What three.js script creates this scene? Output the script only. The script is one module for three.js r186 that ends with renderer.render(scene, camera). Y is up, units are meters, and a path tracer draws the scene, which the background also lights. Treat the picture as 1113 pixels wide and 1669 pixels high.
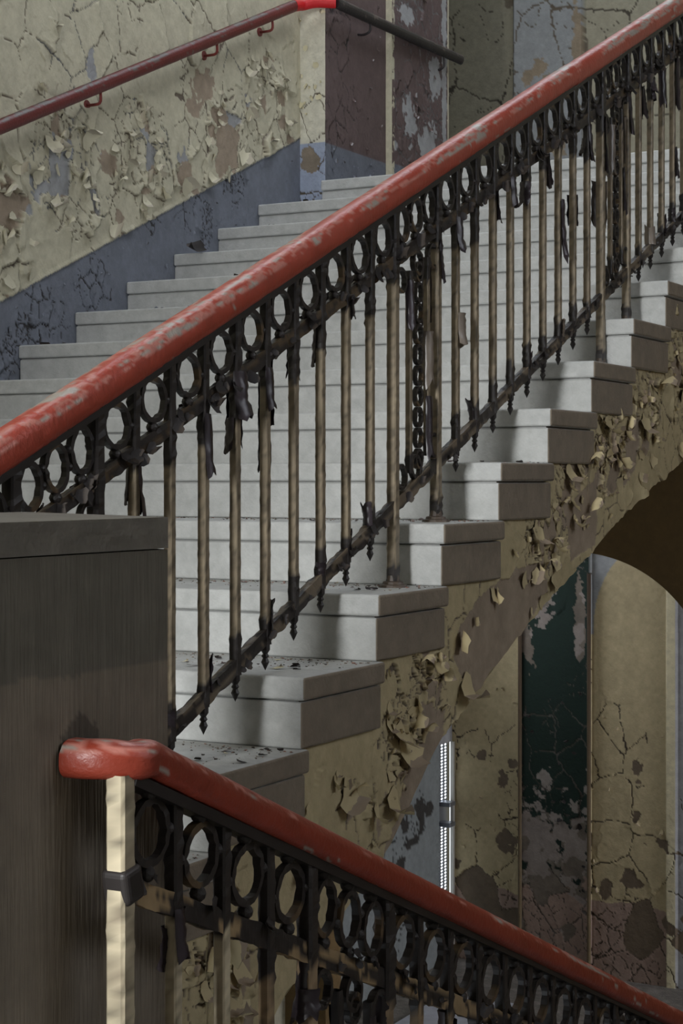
import * as THREE from 'three';
import { RectAreaLightUniformsLib } from 'three/addons/lights/RectAreaLightUniformsLib.js';
import { RoundedBoxGeometry } from 'three/addons/geometries/RoundedBoxGeometry.js';
import { mergeGeometries, mergeVertices } from 'three/addons/utils/BufferGeometryUtils.js';

// ------------------------------------------------------------------ camera, sky, lights, exposure
const scene = new THREE.Scene();
const renderer = new THREE.WebGLRenderer({ antialias: true });
renderer.toneMapping = THREE.LinearToneMapping;
renderer.toneMappingExposure = 1.0;
renderer.shadowMap.enabled = true;
// The eye is the origin of the scene; the staircase climbs along -z, its width runs along x.
const camera = new THREE.PerspectiveCamera(31.89, 1113 / 1669, 0.05, 80);
camera.position.set(0, 0, 0);
camera.rotation.set(0, 0.492, 0);
camera.setViewOffset(1113, 1669, 0, 52.5, 1113, 1669);
camera.updateProjectionMatrix();
scene.background = new THREE.Color(0.86, 0.93, 1.0);
scene.backgroundIntensity = 2.6;
RectAreaLightUniformsLib.init();
function windowLight(name, w, h, pos, look, intensity, color = 0xffffff) {
  const l = new THREE.RectAreaLight(color, intensity, w, h);
  l.name = name; l.position.set(...pos); l.lookAt(...look); scene.add(l);
  return l;
}
windowLight('hall_window_daylight', 0.75, 2.4, [-1.62, 1.1, 3.1], [-1.62, 0.9, 0], 84, 0xfbfdfd);       // tall window at the end of the half landing, behind the camera
windowLight('skylight_daylight', 2.0, 5.0, [-2.8, 5.2, -7.3], [-2.8, 0, -7.3], 1.9, 0xeef3ff);          // roof light over the flight
windowLight('added_right_window_fill', 4.0, 2.2, [3.1, 2.6, -4.2], [0, 2.4, -4.2], 1.05, 0xf6f4ff);         // unseen windows added as fill from across the well
windowLight('added_side_window_fill', 1.1, 1.7, [-4.36, -0.2, -8.75], [0, -0.6, -8.75], 1.0, 0xf4f4ff);    // unseen window added to brighten the room under the landing
windowLight('added_end_window_fill', 1.4, 2.4, [3.1, -1.1, -8.75], [0, -1.1, -8.75], 14, 0xf6f6ff);  // second unseen window added to light the grey wall of that room

// ------------------------------------------------------------------ helpers
function rng(seed) { let s = seed | 0; return () => { s = (s + 0x6d2b79f5) | 0; let t = Math.imul(s ^ (s >>> 15), 1 | s); t = (t + Math.imul(t ^ (t >>> 7), 61 | t)) ^ t; return ((t ^ (t >>> 14)) >>> 0) / 4294967296; }; }
function hash(x, y, z) { let h = Math.imul(x | 0, 374761393) + Math.imul(y | 0, 668265263) + Math.imul(z | 0, 1442695041); h = Math.imul(h ^ (h >>> 13), 1274126177); h = Math.imul(h ^ (h >>> 16), 2246822519); return ((h ^ (h >>> 15)) >>> 0) / 4294967296; }
const sm = (t) => t * t * (3 - 2 * t), mix = (a, b, t) => a + (b - a) * t, clamp = (x, a = 0, b = 1) => Math.min(b, Math.max(a, x));
const step01 = (a, b, x) => sm(clamp((x - a) / (b - a)));
function vn(x, y, z = 0) {
  const i = Math.floor(x), j = Math.floor(y), k = Math.floor(z), u = sm(x - i), v = sm(y - j), w = sm(z - k);
  const L = (kk) => mix(mix(hash(i, j, kk), hash(i + 1, j, kk), u), mix(hash(i, j + 1, kk), hash(i + 1, j + 1, kk), u), v);
  return w === 0 ? L(k) : mix(L(k), L(k + 1), w);
}
function fbm(x, y, z = 0, o = 4) { let s = 0, a = 0.5, n = 0; for (let i = 0; i < o; i++) { s += a * vn(x, y, z + i * 17); n += a; x *= 2.03; y *= 2.03; a *= 0.5; } return s / n; }
function worley(x, y, seed) {
  const i = Math.floor(x), j = Math.floor(y); let f1 = 9, f2 = 9, ci = 0, cj = 0, dx = 0, dy = 0;
  for (let a = -1; a <= 1; a++) for (let b = -1; b <= 1; b++) {
    const px = i + a + hash(i + a, j + b, seed), py = j + b + hash(i + a, j + b, seed + 1), ex = x - px, ey = y - py, d = Math.hypot(ex, ey);
    if (d < f1) { f2 = f1; f1 = d; ci = i + a; cj = j + b; dx = ex; dy = ey; } else if (d < f2) f2 = d;
  }
  return { f1, f2, ci, cj, dx, dy };
}
const lin1 = (c) => { c /= 255; return c <= 0.04045 ? c / 12.92 : Math.pow((c + 0.055) / 1.055, 2.4); };
const L = (r, g, b) => [lin1(r), lin1(g), lin1(b)];
const mixc = (a, b, t) => [mix(a[0], b[0], t), mix(a[1], b[1], t), mix(a[2], b[2], t)];
const mul = (a, k) => [a[0] * k, a[1] * k, a[2] * k];

// tileable grain for colour and relief
function noiseTexture(size, cells, seed, low, high, octaves, stretchX = 1, stretchY = 1, speck = 0) {
  const d = new Uint8Array(size * size * 4), r = rng(seed);
  const lay = []; for (let o = 0; o < octaves; o++) { const nx = Math.max(2, Math.round(cells * stretchX * 2 ** o)), ny = Math.max(2, Math.round(cells * stretchY * 2 ** o)); lay.push([nx, ny, Float32Array.from({ length: nx * ny }, () => r()), 0.62 ** o]); }
  const tot = lay.reduce((s, l) => s + l[3], 0);
  for (let y = 0; y < size; y++) for (let x = 0; x < size; x++) {
    let v = 0;
    for (const [nx, ny, g, a] of lay) {
      const fx = x / size * nx, fy = y / size * ny, i = Math.floor(fx), j = Math.floor(fy), u = sm(fx - i), w = sm(fy - j), i1 = (i + 1) % nx, j1 = (j + 1) % ny;
      v += a * mix(mix(g[j * nx + i], g[j * nx + i1], u), mix(g[j1 * nx + i], g[j1 * nx + i1], u), w);
    }
    v /= tot; v = clamp((v - 0.5) * 1.7 + 0.5);
    if (speck && r() < speck) v *= 0.45;
    const b = Math.round(255 * mix(low, high, v)), k = (y * size + x) * 4; d[k] = d[k + 1] = d[k + 2] = b; d[k + 3] = 255;
  }
  const t = new THREE.DataTexture(d, size, size); t.wrapS = t.wrapT = THREE.RepeatWrapping; t.magFilter = THREE.LinearFilter; t.needsUpdate = true; return t;
}
function rep(t, perMetreX, perMetreY = perMetreX, srgb = false) { const c = t.clone(); c.repeat.set(perMetreX, perMetreY); c.colorSpace = srgb ? THREE.SRGBColorSpace : THREE.NoColorSpace; c.needsUpdate = true; return c; }
const grain = noiseTexture(512, 10, 5, 0.72, 1.0, 5, 1, 1, 0.012);
const relief = noiseTexture(512, 22, 9, 0, 1, 4);
const fine = noiseTexture(512, 12, 15, 0.9, 1.0, 5, 1, 1, 0.008);
const combed = noiseTexture(512, 3, 21, 0.0, 1.0, 4, 26, 1.2);       // vertical trowel lines
const vcMat = (rough, bump, freq, o = {}) => new THREE.MeshStandardMaterial({ vertexColors: true, roughness: rough, bumpMap: bump ? rep(relief, freq) : null, bumpScale: bump, map: rep(fine, freq * 0.9, freq * 0.9, true), ...o });
const M = {
  plaster: vcMat(0.82, 0.0012, 3),
  paintFlake: new THREE.MeshStandardMaterial({ vertexColors: true, roughness: 0.7 }),
  iron: new THREE.MeshStandardMaterial({ vertexColors: true, roughness: 0.5, flatShading: true }),
  strip: new THREE.MeshStandardMaterial({ vertexColors: true, roughness: 0.33 }),
  rail: new THREE.MeshStandardMaterial({ vertexColors: true, roughness: 0.42, bumpMap: rep(relief, 6), bumpScale: 0.0006 }),
  stone: new THREE.MeshStandardMaterial({ vertexColors: true, roughness: 0.9, map: rep(fine, 2.3, 2.3, true), bumpMap: rep(relief, 5), bumpScale: 0.0011 }),
  stoneDark: new THREE.MeshStandardMaterial({ color: new THREE.Color(...L(150, 145, 138)), roughness: 0.9, map: rep(grain, 2.2, 2.2, true), bumpMap: rep(relief, 7), bumpScale: 0.0022 }),
  pier: vcMat(0.85, 0.002, 2, { bumpMap: rep(combed, 2.2, 2.2), bumpScale: 0.0016 }),
  coping: vcMat(0.75, 0.0025, 2),
  shell: new THREE.MeshStandardMaterial({ color: new THREE.Color(...L(112, 106, 94)), roughness: 0.9, map: rep(grain, 1, 1, true) }),
  frame: new THREE.MeshStandardMaterial({ color: new THREE.Color(...L(190, 188, 180)), roughness: 0.6 }),
  glass: new THREE.MeshPhysicalMaterial({ color: 0xffffff, roughness: 0.05, transmission: 1, thickness: 0, ior: 1.45 }),
  steel: new THREE.MeshStandardMaterial({ color: new THREE.Color(...L(150, 155, 165)), roughness: 0.35, metalness: 0.8 }),
};

// uv in metres by the face's main direction
function boxUV(g) {
  g = g.index ? g.toNonIndexed() : g; const p = g.attributes.position, n = g.attributes.normal, uv = new Float32Array(p.count * 2);
  for (let f = 0; f < p.count; f += 3) {
    let x = 0, y = 0, z = 0; for (let k = 0; k < 3; k++) { x += n.getX(f + k); y += n.getY(f + k); z += n.getZ(f + k); }
    x = Math.abs(x); y = Math.abs(y); z = Math.abs(z);
    for (let k = 0; k < 3; k++) { const i = f + k, X = p.getX(i), Y = p.getY(i), Z = p.getZ(i); const [u, v] = x >= y && x >= z ? [Z, Y] : y >= z ? [X, Z] : [X, Y]; uv[i * 2] = u; uv[i * 2 + 1] = v; }
  }
  g.setAttribute('uv', new THREE.BufferAttribute(uv, 2)); return g;
}
function tint(g, c) { const n = g.attributes.position.count, a = new Float32Array(n * 3); for (let i = 0; i < n; i++) { const k = typeof c === 'function' ? c(g.attributes.position.getX(i), g.attributes.position.getY(i), g.attributes.position.getZ(i)) : c; a.set(k, i * 3); } g.setAttribute('color', new THREE.BufferAttribute(a, 3)); return g; }
function box(x0, x1, y0, y1, z0, z1, r = 0) {
  const w = x1 - x0, h = y1 - y0, d = z1 - z0, g = r ? new RoundedBoxGeometry(w, h, d, 2, r) : new THREE.BoxGeometry(w, h, d);
  g.translate((x0 + x1) / 2, (y0 + y1) / 2, (z0 + z1) / 2); return boxUV(g);
}
const join = (list) => mergeGeometries(list.map((g) => (g.index ? g.toNonIndexed() : g)));
function add(name, geo, mat, parent = scene) { const m = new THREE.Mesh(geo, mat); m.name = name; m.castShadow = m.receiveShadow = true; parent.add(m); return m; }
function thing(name, label, category, group) { const o = new THREE.Group(); o.name = name; o.userData = { label, category }; if (group) o.userData.group = group; scene.add(o); return o; }
function structure(name, geo, mat, label) { const m = add(name, geo, mat); m.userData.kind = 'structure'; if (label) m.userData.label = label; return m; }
function sheet(nu, nv, at, flip = false) {        // at(u, v) -> [x, y, z, [r, g, b], s, t]
  const pos = new Float32Array((nu + 1) * (nv + 1) * 3), col = new Float32Array(pos.length), uv = new Float32Array((nu + 1) * (nv + 1) * 2), idx = new Uint32Array(nu * nv * 6); let q = 0;
  for (let j = 0; j <= nv; j++) for (let i = 0; i <= nu; i++) { const k = j * (nu + 1) + i, p = at(i / nu, j / nv); pos[k * 3] = p[0]; pos[k * 3 + 1] = p[1]; pos[k * 3 + 2] = p[2]; col.set(p[3], k * 3); uv[k * 2] = p[4] ?? 0; uv[k * 2 + 1] = p[5] ?? 0; }
  for (let j = 0; j < nv; j++) for (let i = 0; i < nu; i++) { const a = j * (nu + 1) + i, b = a + 1, c = a + nu + 1, d = c + 1; const t = flip ? [a, c, b, b, c, d] : [a, b, c, b, d, c]; for (const v of t) idx[q++] = v; }
  const g = new THREE.BufferGeometry(); g.setAttribute('position', new THREE.BufferAttribute(pos, 3)); g.setAttribute('color', new THREE.BufferAttribute(col, 3)); g.setAttribute('uv', new THREE.BufferAttribute(uv, 2)); g.setIndex(new THREE.BufferAttribute(idx, 1)); g.computeVertexNormals(); return g;
}
function joinIndexed(list) { return mergeGeometries(list.map((g) => (g.index ? g : mergeVertices(g)))); }

// ------------------------------------------------------------------ measures of the staircase
const XR = -1.921, XW = -4.444, Z0 = -3.408, T = 0.366, H = 0.16, NOSE = 0.052, Y0 = -0.432;     // open end, wall, nosing of step 0, going, rise
const tread = (k) => Y0 + k * H, noseZ = (k) => Z0 - k * T, pitch = (z) => Y0 + (Z0 - z) / T * H;
const LAND = tread(-5), TOPZ = noseZ(12), TOPY = tread(12), FLOOR = LAND - 1.6, CEIL = 5.25;

// ------------------------------------------------------------------ paint that cracks, lifts and falls off
// returns [height, colour]; a, b are metres on the wall
function paint(a, b, o) {
  const s = o.seed, d = o.damage(a, b);
  const wa = a + 0.05 * (fbm(a * 7, b * 7, s) - 0.5) + 0.02 * (fbm(a * 34, b * 34, s + 3, 2) - 0.5), wb = b + 0.05 * (fbm(a * 7, b * 7, s + 40) - 0.5) + 0.02 * (fbm(a * 34, b * 34, s + 43, 2) - 0.5);
  const W = worley(wa / o.cell, wb / (o.cell * 1.25), s), e = (W.f2 - W.f1) * o.cell, r1 = hash(W.ci, W.cj, s + 7), r2 = hash(W.ci, W.cj, s + 8), r3 = hash(W.ci, W.cj, s + 9);
  const V = worley(wa / (o.cell * 0.36), wb / (o.cell * 0.42), s + 90), e2 = (V.f2 - V.f1) * o.cell * 0.36, q1 = hash(V.ci, V.cj, s + 97), q2 = hash(V.ci, V.cj, s + 98), q3 = hash(V.ci, V.cj, s + 99);
  let gone = r1 < (d - 0.62) * 0.55 || q1 < (d - 0.6) * 0.5;
  for (const h of o.holes ?? []) { const dd = Math.hypot((a - h[0]) / h[2], (b - h[1]) / h[3]) + 1.3 * (fbm(a * 11, b * 11, s + 60) - 0.5) + 0.9 * (fbm(a * 38, b * 38, s + 61, 2) - 0.5); if (dd < 1) gone = true; }
  for (const P of o.bare ?? []) if (inside(P, wa + 0.012 * (fbm(a * 60, b * 60, s + 70, 2) - 0.5), wb)) gone = true;
  const m = 0.95 + 0.1 * fbm(a * 3, b * 3, s + 20) + 0.06 * (fbm(a * 50, b * 50, s + 21, 2) - 0.5);
  if (gone) return [-0.002 + 0.0015 * fbm(a * 30, b * 30, s + 22, 2), mul(o.exposed(a, b), 0.8 + 0.4 * fbm(a * 12, b * 12, s + 23))];
  const lift = (dx, dy, ang, amp) => amp * Math.pow(Math.max(0, dx * Math.cos(ang) + dy * Math.sin(ang) + 0.1), 1.6);
  let h = lift(W.dx, W.dy, -1.57 + (r2 - 0.5) * 4, o.amp * d * r3 * r3 * 1.6) + lift(V.dx, V.dy, -1.57 + (q2 - 0.5) * 4.5, o.amp * clamp(d - 0.3) * q3 * q3 * 1.3);
  h += 0.004 * d * (fbm(a * 11, b * 11, s + 24, 2) - 0.5);
  const live = vn(a * 2.6, b * 2.6, s + 30), live2 = vn(a * 5, b * 5, s + 31);
  let c = mul(o.base(a, b), m);
  if ((live < d * 1.25 && e < (0.0022 + 0.003 * d * r2) * (o.wide ?? 1)) || (live2 < (d - 0.3) * 1.2 && e2 < 0.0022)) { c = mul(o.exposed(a, b), 0.42); h = Math.min(h, 0) - 0.003; }  // shade inside the crack gaps is painted as a dark line
  return [h, c];
}
function inside(P, x, y) { let c = false; for (let i = 0, j = P.length - 1; i < P.length; j = i++) if ((P[i][1] > y) !== (P[j][1] > y) && x < (P[j][0] - P[i][0]) * (y - P[i][1]) / (P[j][1] - P[i][1]) + P[i][0]) c = !c; return c; }
const blob = (a, b, list) => { let d = 0; for (const [x, y, r, k = 1] of list) d = Math.max(d, k * step01(1, 0.25, Math.hypot(a - x, b - y) / r)); return d; };

// colours of the paints themselves
const YEL = L(196, 190, 166), YEL2 = L(190, 175, 137), BLUE = L(116, 121, 132), PURP = L(98, 82, 80), RENDER = L(160, 144, 125), GREY = L(160, 161, 162), GREEN = L(14, 40, 30), PINKB = L(160, 138, 124);

// curled paint flakes: shared variants, paint on the front, old render on the back
function flakeGeo(seed, curl, front, back, thin = 0.012) {
  const r = rng(seed), S = 12, R = 3, out = [], rad = Array.from({ length: S }, () => 0.55 + 0.55 * r()), sx = 0.55 + 0.5 * r();
  const P = (ring, k) => { const a = k / S * Math.PI * 2, rr = rad[k % S] * ring / R; return [Math.cos(a) * rr * sx, Math.sin(a) * rr]; };
  const bend = ([x, y], off) => { const s = y + 1, th = curl * s * s * 0.5, k = Math.max(1e-3, curl); let yy = -1, zz = 0; const n = 8; for (let i = 0; i < n; i++) { const t = s * (i + 0.5) / n, an = k * t * t * 0.5; yy += Math.cos(an) * s / n; zz += Math.sin(an) * s / n; } const nx = 0.25 * x * curl * 0.3; return [x, yy - off * -Math.sin(th), zz + off * Math.cos(th) + nx * x + 0.02]; };
  const tri = (a, b, c, off, col, rev) => { const q = [a, b, c].map((p) => bend(p, off)); out.push([rev ? [q[0], q[2], q[1]] : q, col]); };
  for (const [off, col, rev] of [[thin, front, false], [0, back, true]]) for (let ring = 0; ring < R; ring++) for (let k = 0; k < S; k++) {
    const a = P(ring, k), b = P(ring + 1, k), c = P(ring + 1, k + 1), d = P(ring, k + 1);
    tri(a, b, c, off, col, rev); if (ring) tri(a, c, d, off, col, rev);
  }
  for (let k = 0; k < S; k++) { const a = bend(P(R, k), 0), b = bend(P(R, k + 1), 0), c = bend(P(R, k), thin), d = bend(P(R, k + 1), thin); out.push([[a, b, d], back], [[a, d, c], back]); }
  const pos = new Float32Array(out.length * 9), col = new Float32Array(out.length * 9);
  out.forEach(([q, c], i) => { for (let k = 0; k < 3; k++) { pos.set(q[k], i * 9 + k * 3); col.set(c, i * 9 + k * 3); } });
  let g = new THREE.BufferGeometry(); g.setAttribute('position', new THREE.BufferAttribute(pos, 3)); g.setAttribute('color', new THREE.BufferAttribute(col, 3)); g = mergeVertices(g, 1e-4); g.computeVertexNormals(); return g;
}
const variants = (n, seed, front, back, lo, hi) => Array.from({ length: n }, (_, i) => flakeGeo(seed + i * 31, lo + (hi - lo) * (i / (n - 1)), mul(front, 0.92 + 0.16 * hash(i, seed, 3)), back));
const FL = {
  yellow: variants(12, 100, YEL, L(176, 168, 150), 0.25, 2.3), ochre: variants(12, 500, YEL2, L(150, 134, 116), 0.3, 2.4), blue: variants(6, 900, BLUE, L(86, 84, 86), 0.5, 1.9), purple: variants(6, 1300, PURP, L(150, 146, 146), 0.4, 1.7),
  dark: variants(8, 1700, L(40, 36, 36), L(58, 50, 44), 0.5, 2.4), cream: variants(5, 2100, L(206, 198, 165), L(150, 140, 120), 0.3, 1.4),
};
// right, up, out: the axes of the surface the flake sticks to
function flake(parent, list, i, at, right, up, out, size, roll, name = 'paint_flake', aspect = 1) {
  const m = add(name, list[i % list.length], M.paintFlake, parent), X = new THREE.Vector3(...right), Y = new THREE.Vector3(...up), N = new THREE.Vector3(...out);
  const c = Math.cos(roll), s = Math.sin(roll), x = X.clone().multiplyScalar(c).addScaledVector(Y, s), y = X.clone().multiplyScalar(-s).addScaledVector(Y, c);
  m.matrix.makeBasis(x.multiplyScalar(size * aspect), y.multiplyScalar(size), N.multiplyScalar(size)); m.matrix.setPosition(...at); m.matrix.decompose(m.position, m.quaternion, m.scale); return m;
}

// ------------------------------------------------------------------ wall on the left of the flight
{
  const zones = [[5.85, 1.3, 0.5, 0.95], [6.45, 1.4, 0.42, 0.9], [6.0, 1.15, 0.3, 0.9], [6.85, 1.38, 0.3, 0.85], [7.2, 1.6, 0.5, 0.85], [7.5, 1.85, 0.45, 0.9], [5.5, 1.05, 0.35, 1], [6.35, 1.15, 0.35, 0.75], [5.6, 0.75, 0.3, 0.7], [6.9, 2.45, 0.4, 0.55], [5.8, 1.8, 0.3, 0.6], [7.75, 1.7, 0.2, 0.9]];
  const o = {
    seed: 11, cell: 0.17, amp: 0.05, damage: (a, b) => Math.max(0.42 + 0.25 * (fbm(a * 1.7, b * 1.7, 77) - 0.5), blob(a, b, zones)) * 0.93,
    base: (a, b) => (b < pitch(-a) + 0.21 + 0.006 * (fbm(a * 30, b * 30, 5, 2) - 0.5) ? BLUE : YEL), exposed: (a, b) => (fbm(a * 4, b * 4, 8) > 0.56 ? GREY : RENDER),
    holes: [[6.09, 1.72, 0.035, 0.06], [6.95, 1.8, 0.09, 0.07], [6.86, 1.69, 0.06, 0.04], [7.11, 1.47, 0.07, 0.05], [6.79, 1.37, 0.06, 0.09], [7.03, 1.61, 0.04, 0.03], [5.52, 1.06, 0.1, 0.09], [6.2, 1.33, 0.05, 0.05]],
  };
  const blueO = { ...o, seed: 19, cell: 0.07, amp: 0.02, damage: (a, b) => 0.8 * Math.max(0.08, blob(a, b, [[5.75, 0.6, 0.3, 0.75], [6.1, 0.8, 0.2, 0.7], [6.9, 1.2, 0.28, 0.7], [7.2, 1.42, 0.2, 0.6], [5.5, 0.45, 0.25, 0.8]])), holes: [], exposed: () => L(92, 90, 92) };
  const A0 = 5.15, A1 = 7.85, B0 = 0.28, B1 = 3.1;
  const front = sheet(450, 470, (u, v) => {
    const a = mix(A0, A1, u), b = mix(B0, B1, v), low = b < pitch(-a) + 0.21; const [h, c] = paint(a, b, low ? blueO : o);
    const ridge = Math.abs(b - pitch(-a) - 0.215) < 0.008 ? 0.004 : 0;
    return [XW + h + ridge, b, -a, c, a, b];
  });
  const plain = tint(join([box(XW - 0.3, XW - 0.03, FLOOR, CEIL, -7.85, 3.5), box(XW - 0.03, XW, FLOOR, CEIL, -A0, 3.2), box(XW - 0.03, XW, FLOOR, B0, -7.85, -A0), box(XW - 0.03, XW, B1, CEIL, -7.85, -A0)]), YEL);
  const wall = structure('wall_left', joinIndexed([front, plain]), M.plaster, 'peeling cream plaster wall with blue grey dado along the stairs');
  const r = rng(42), right = [0, 0, -1], up = [0, 1, 0], out = [1, 0, 0]; let n = 0;
  const big = [[5.82, 1.32, 0.085, 0.4, 9], [6.05, 1.44, 0.075, 0, 8], [5.7, 1.23, 0.06, 0.5, 6], [6.0, 1.26, 0.05, 1.2, 10], [5.93, 1.25, 0.05, -0.6, 11], [5.84, 1.1, 0.06, 0.3, 11], [6.37, 1.48, 0.05, 0.2, 7], [6.36, 1.37, 0.06, -0.2, 10], [6.54, 1.43, 0.045, 0.8, 6], [6.8, 1.33, 0.07, 2.6, 5], [7.02, 1.38, 0.055, 0.4, 7], [7.29, 1.53, 0.05, 1.1, 3], [7.48, 1.98, 0.06, 0, 9], [7.35, 1.94, 0.05, 0.7, 7], [7.67, 1.98, 0.05, 0, 10], [7.35, 1.75, 0.055, 2.4, 5], [7.55, 1.65, 0.06, 0.2, 6], [7.72, 1.76, 0.05, 0.4, 9], [5.6, 1.22, 0.05, 1.5, 7], [6.47, 1.2, 0.05, 0.1, 5], [6.6, 1.26, 0.05, 2, 6], [6.27, 1.28, 0.05, 0.6, 8], [6.05, 1.2, 0.045, 0.2, 11], [6.48, 1.13, 0.05, 0.3, 9], [5.84, 1.83, 0.045, 0.3, 6], [7.16, 1.44, 0.045, 0.2, 4]];
  for (const [a, b, s, roll, k] of big) flake(wall, FL.yellow, k, [XW + 0.004, b, -a], right, up, out, s, roll + Math.PI * (k % 2), 'paint_flake', 0.6 + 0.5 * r());
  while (n < 80) {
    const a = 5.35 + 2.45 * r(), b = pitch(-a) + 0.22 + 1.4 * r(), d = o.damage(a, b); if (r() > (d - 0.45) * 1.6 || b > 2.9) continue;
    flake(wall, FL.yellow, Math.floor(r() * 12), [XW + 0.003, b, -a], right, up, out, 0.012 + 0.03 * r() * r() + 0.008, (r() - 0.5) * 3 + (r() < 0.6 ? Math.PI : 0), 'paint_flake', 0.6 + 0.7 * r()); n++;
  }
  n = 0;
  while (n < 70) {
    const a = 5.35 + 2.4 * r(), b = pitch(-a) - 0.1 + 0.31 * r(), d = blueO.damage(a, b); if (r() > d) continue;
    flake(wall, FL.blue, Math.floor(r() * 6), [XW + 0.002, b, -a], right, up, out, 0.006 + 0.016 * r() * r(), r() * 6.3, 'paint_flake', 0.7 + 0.6 * r()); n++;
  }
  
}

// ------------------------------------------------------------------ pilaster and panels at the head of the flight
const XP = -4.299, XQ = -4.262, ZP = -7.85, ZS = -8.52, ZE = -9.22;
{
  const w = structure('wall_landing', tint(join([box(XW - 0.3, XP - 0.03, TOPY - 0.34, CEIL, ZE, ZP - 0.03), box(XP - 0.03, XQ - 0.03, TOPY - 0.34, CEIL, ZE, ZS - 0.03)]), YEL), M.plaster, 'pilaster and brown panels at the head of the stairs');
  const oy = { seed: 31, cell: 0.13, amp: 0.02, damage: (a, b) => 0.42 + 0.3 * (fbm(a * 6, b * 6, 4) - 0.5), base: (a, b) => (b < TOPY + 0.2 ? L(160, 170, 190) : L(216, 212, 194)), exposed: (a, b) => (b < TOPY + 0.2 ? L(136, 124, 108) : RENDER), holes: [[0.09, TOPY + 0.115, 0.05, 0.055]] };  // cream and blue lightened: the light on this face is put into the colour
  const face = sheet(60, 300, (u, v) => { const a = mix(-0.005, 0.18, u), b = mix(TOPY - 0.3, 3.1, v), [h, c] = paint(a, b, oy); return [XW - 0.03 + a + 0.0, b, ZP + h, c, a, b]; });
  const f1 = add('plaster_face', face, M.plaster, w); f1.position.x = XP - (XW - 0.03) - 0.18;
  const op = { seed: 37, cell: 0.09, amp: 0.016, damage: (a, b) => 0.2 + 0.4 * blob(a, b, [[7.95, 2.3, 0.3], [7.9, 1.75, 0.25]]), base: (a, b) => (b < TOPY + 0.2 ? mul(BLUE, 0.82) : PURP), exposed: () => L(92, 84, 84), holes: [] };
  add('plaster_panel', sheet(110, 260, (u, v) => { const a = mix(-ZP, -ZS, u), b = mix(TOPY - 0.3, 3.1, v), [h, c] = paint(a, b, op); return [XP + h, b, -a, c, a, b]; }), M.plaster, w);
  const oq = { ...op, seed: 41, damage: (a, b) => 0.6 + 0.3 * (fbm(a * 5, b * 5, 14) - 0.5), exposed: () => GREY, holes: [[8.75, 1.95, 0.08, 0.12], [8.95, 1.85, 0.12, 0.1], [9.05, 2.25, 0.07, 0.12], [8.7, 2.5, 0.1, 0.05], [9.18, 2.2, 0.03, 0.9]] };
  add('plaster_panel', sheet(110, 260, (u, v) => { const a = mix(-ZS, -ZE, u), b = mix(TOPY - 0.3, 3.1, v), [h, c] = paint(a, b, oq); return [XQ + h, b, -a, c, a, b]; }), M.plaster, w);
  add('plaster_edge', join([tint(box(XP - 0.03, XQ, TOPY - 0.3, TOPY + 0.12, ZS - 0.03, ZS), BLUE), tint(box(XP - 0.03, XQ, TOPY + 0.12, CEIL, ZS - 0.03, ZS), YEL)]), M.plaster, w);
  add('plaster_upper', tint(join([box(XW - 0.03, XP, 3.1, CEIL, ZP - 0.03, ZP), box(XP - 0.03, XP, 3.1, CEIL, ZS, ZP), box(XQ - 0.03, XQ, 3.1, CEIL, ZE, ZS)]), YEL), M.plaster, w);
  const r = rng(77);
  for (let i = 0; i < 26; i++) flake(w, FL.purple, i, [XQ + 0.003, TOPY + 0.15 + 1.1 * r(), ZS - 0.04 - 0.6 * r()], [0, 0, -1], [0, 1, 0], [1, 0, 0], 0.012 + 0.028 * r() * r(), r() * 6.3);
  for (let i = 0; i < 14; i++) flake(w, FL.purple, i, [XP + 0.003, TOPY + 0.15 + 1.1 * r(), ZP - 0.03 - 0.6 * r()], [0, 0, -1], [0, 1, 0], [1, 0, 0], 0.008 + 0.015 * r() * r(), r() * 6.3);
  for (let i = 0; i < 16; i++) flake(w, FL.blue, i, [XP + 0.003, TOPY + 0.04 + 0.15 * r(), ZP - 0.05 - 0.55 * r()], [0, 0, -1], [0, 1, 0], [1, 0, 0], 0.008 + 0.014 * r() * r(), r() * 6.3);
  for (let i = 0; i < 18; i++) flake(w, FL.cream, i, [XP - 0.15 + 0.14 * r(), TOPY + 0.3 + 0.7 * r(), ZP + 0.003], [1, 0, 0], [0, 1, 0], [0, 0, 1], 0.01 + 0.02 * r() * r(), r() * 6.3);
}

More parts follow.
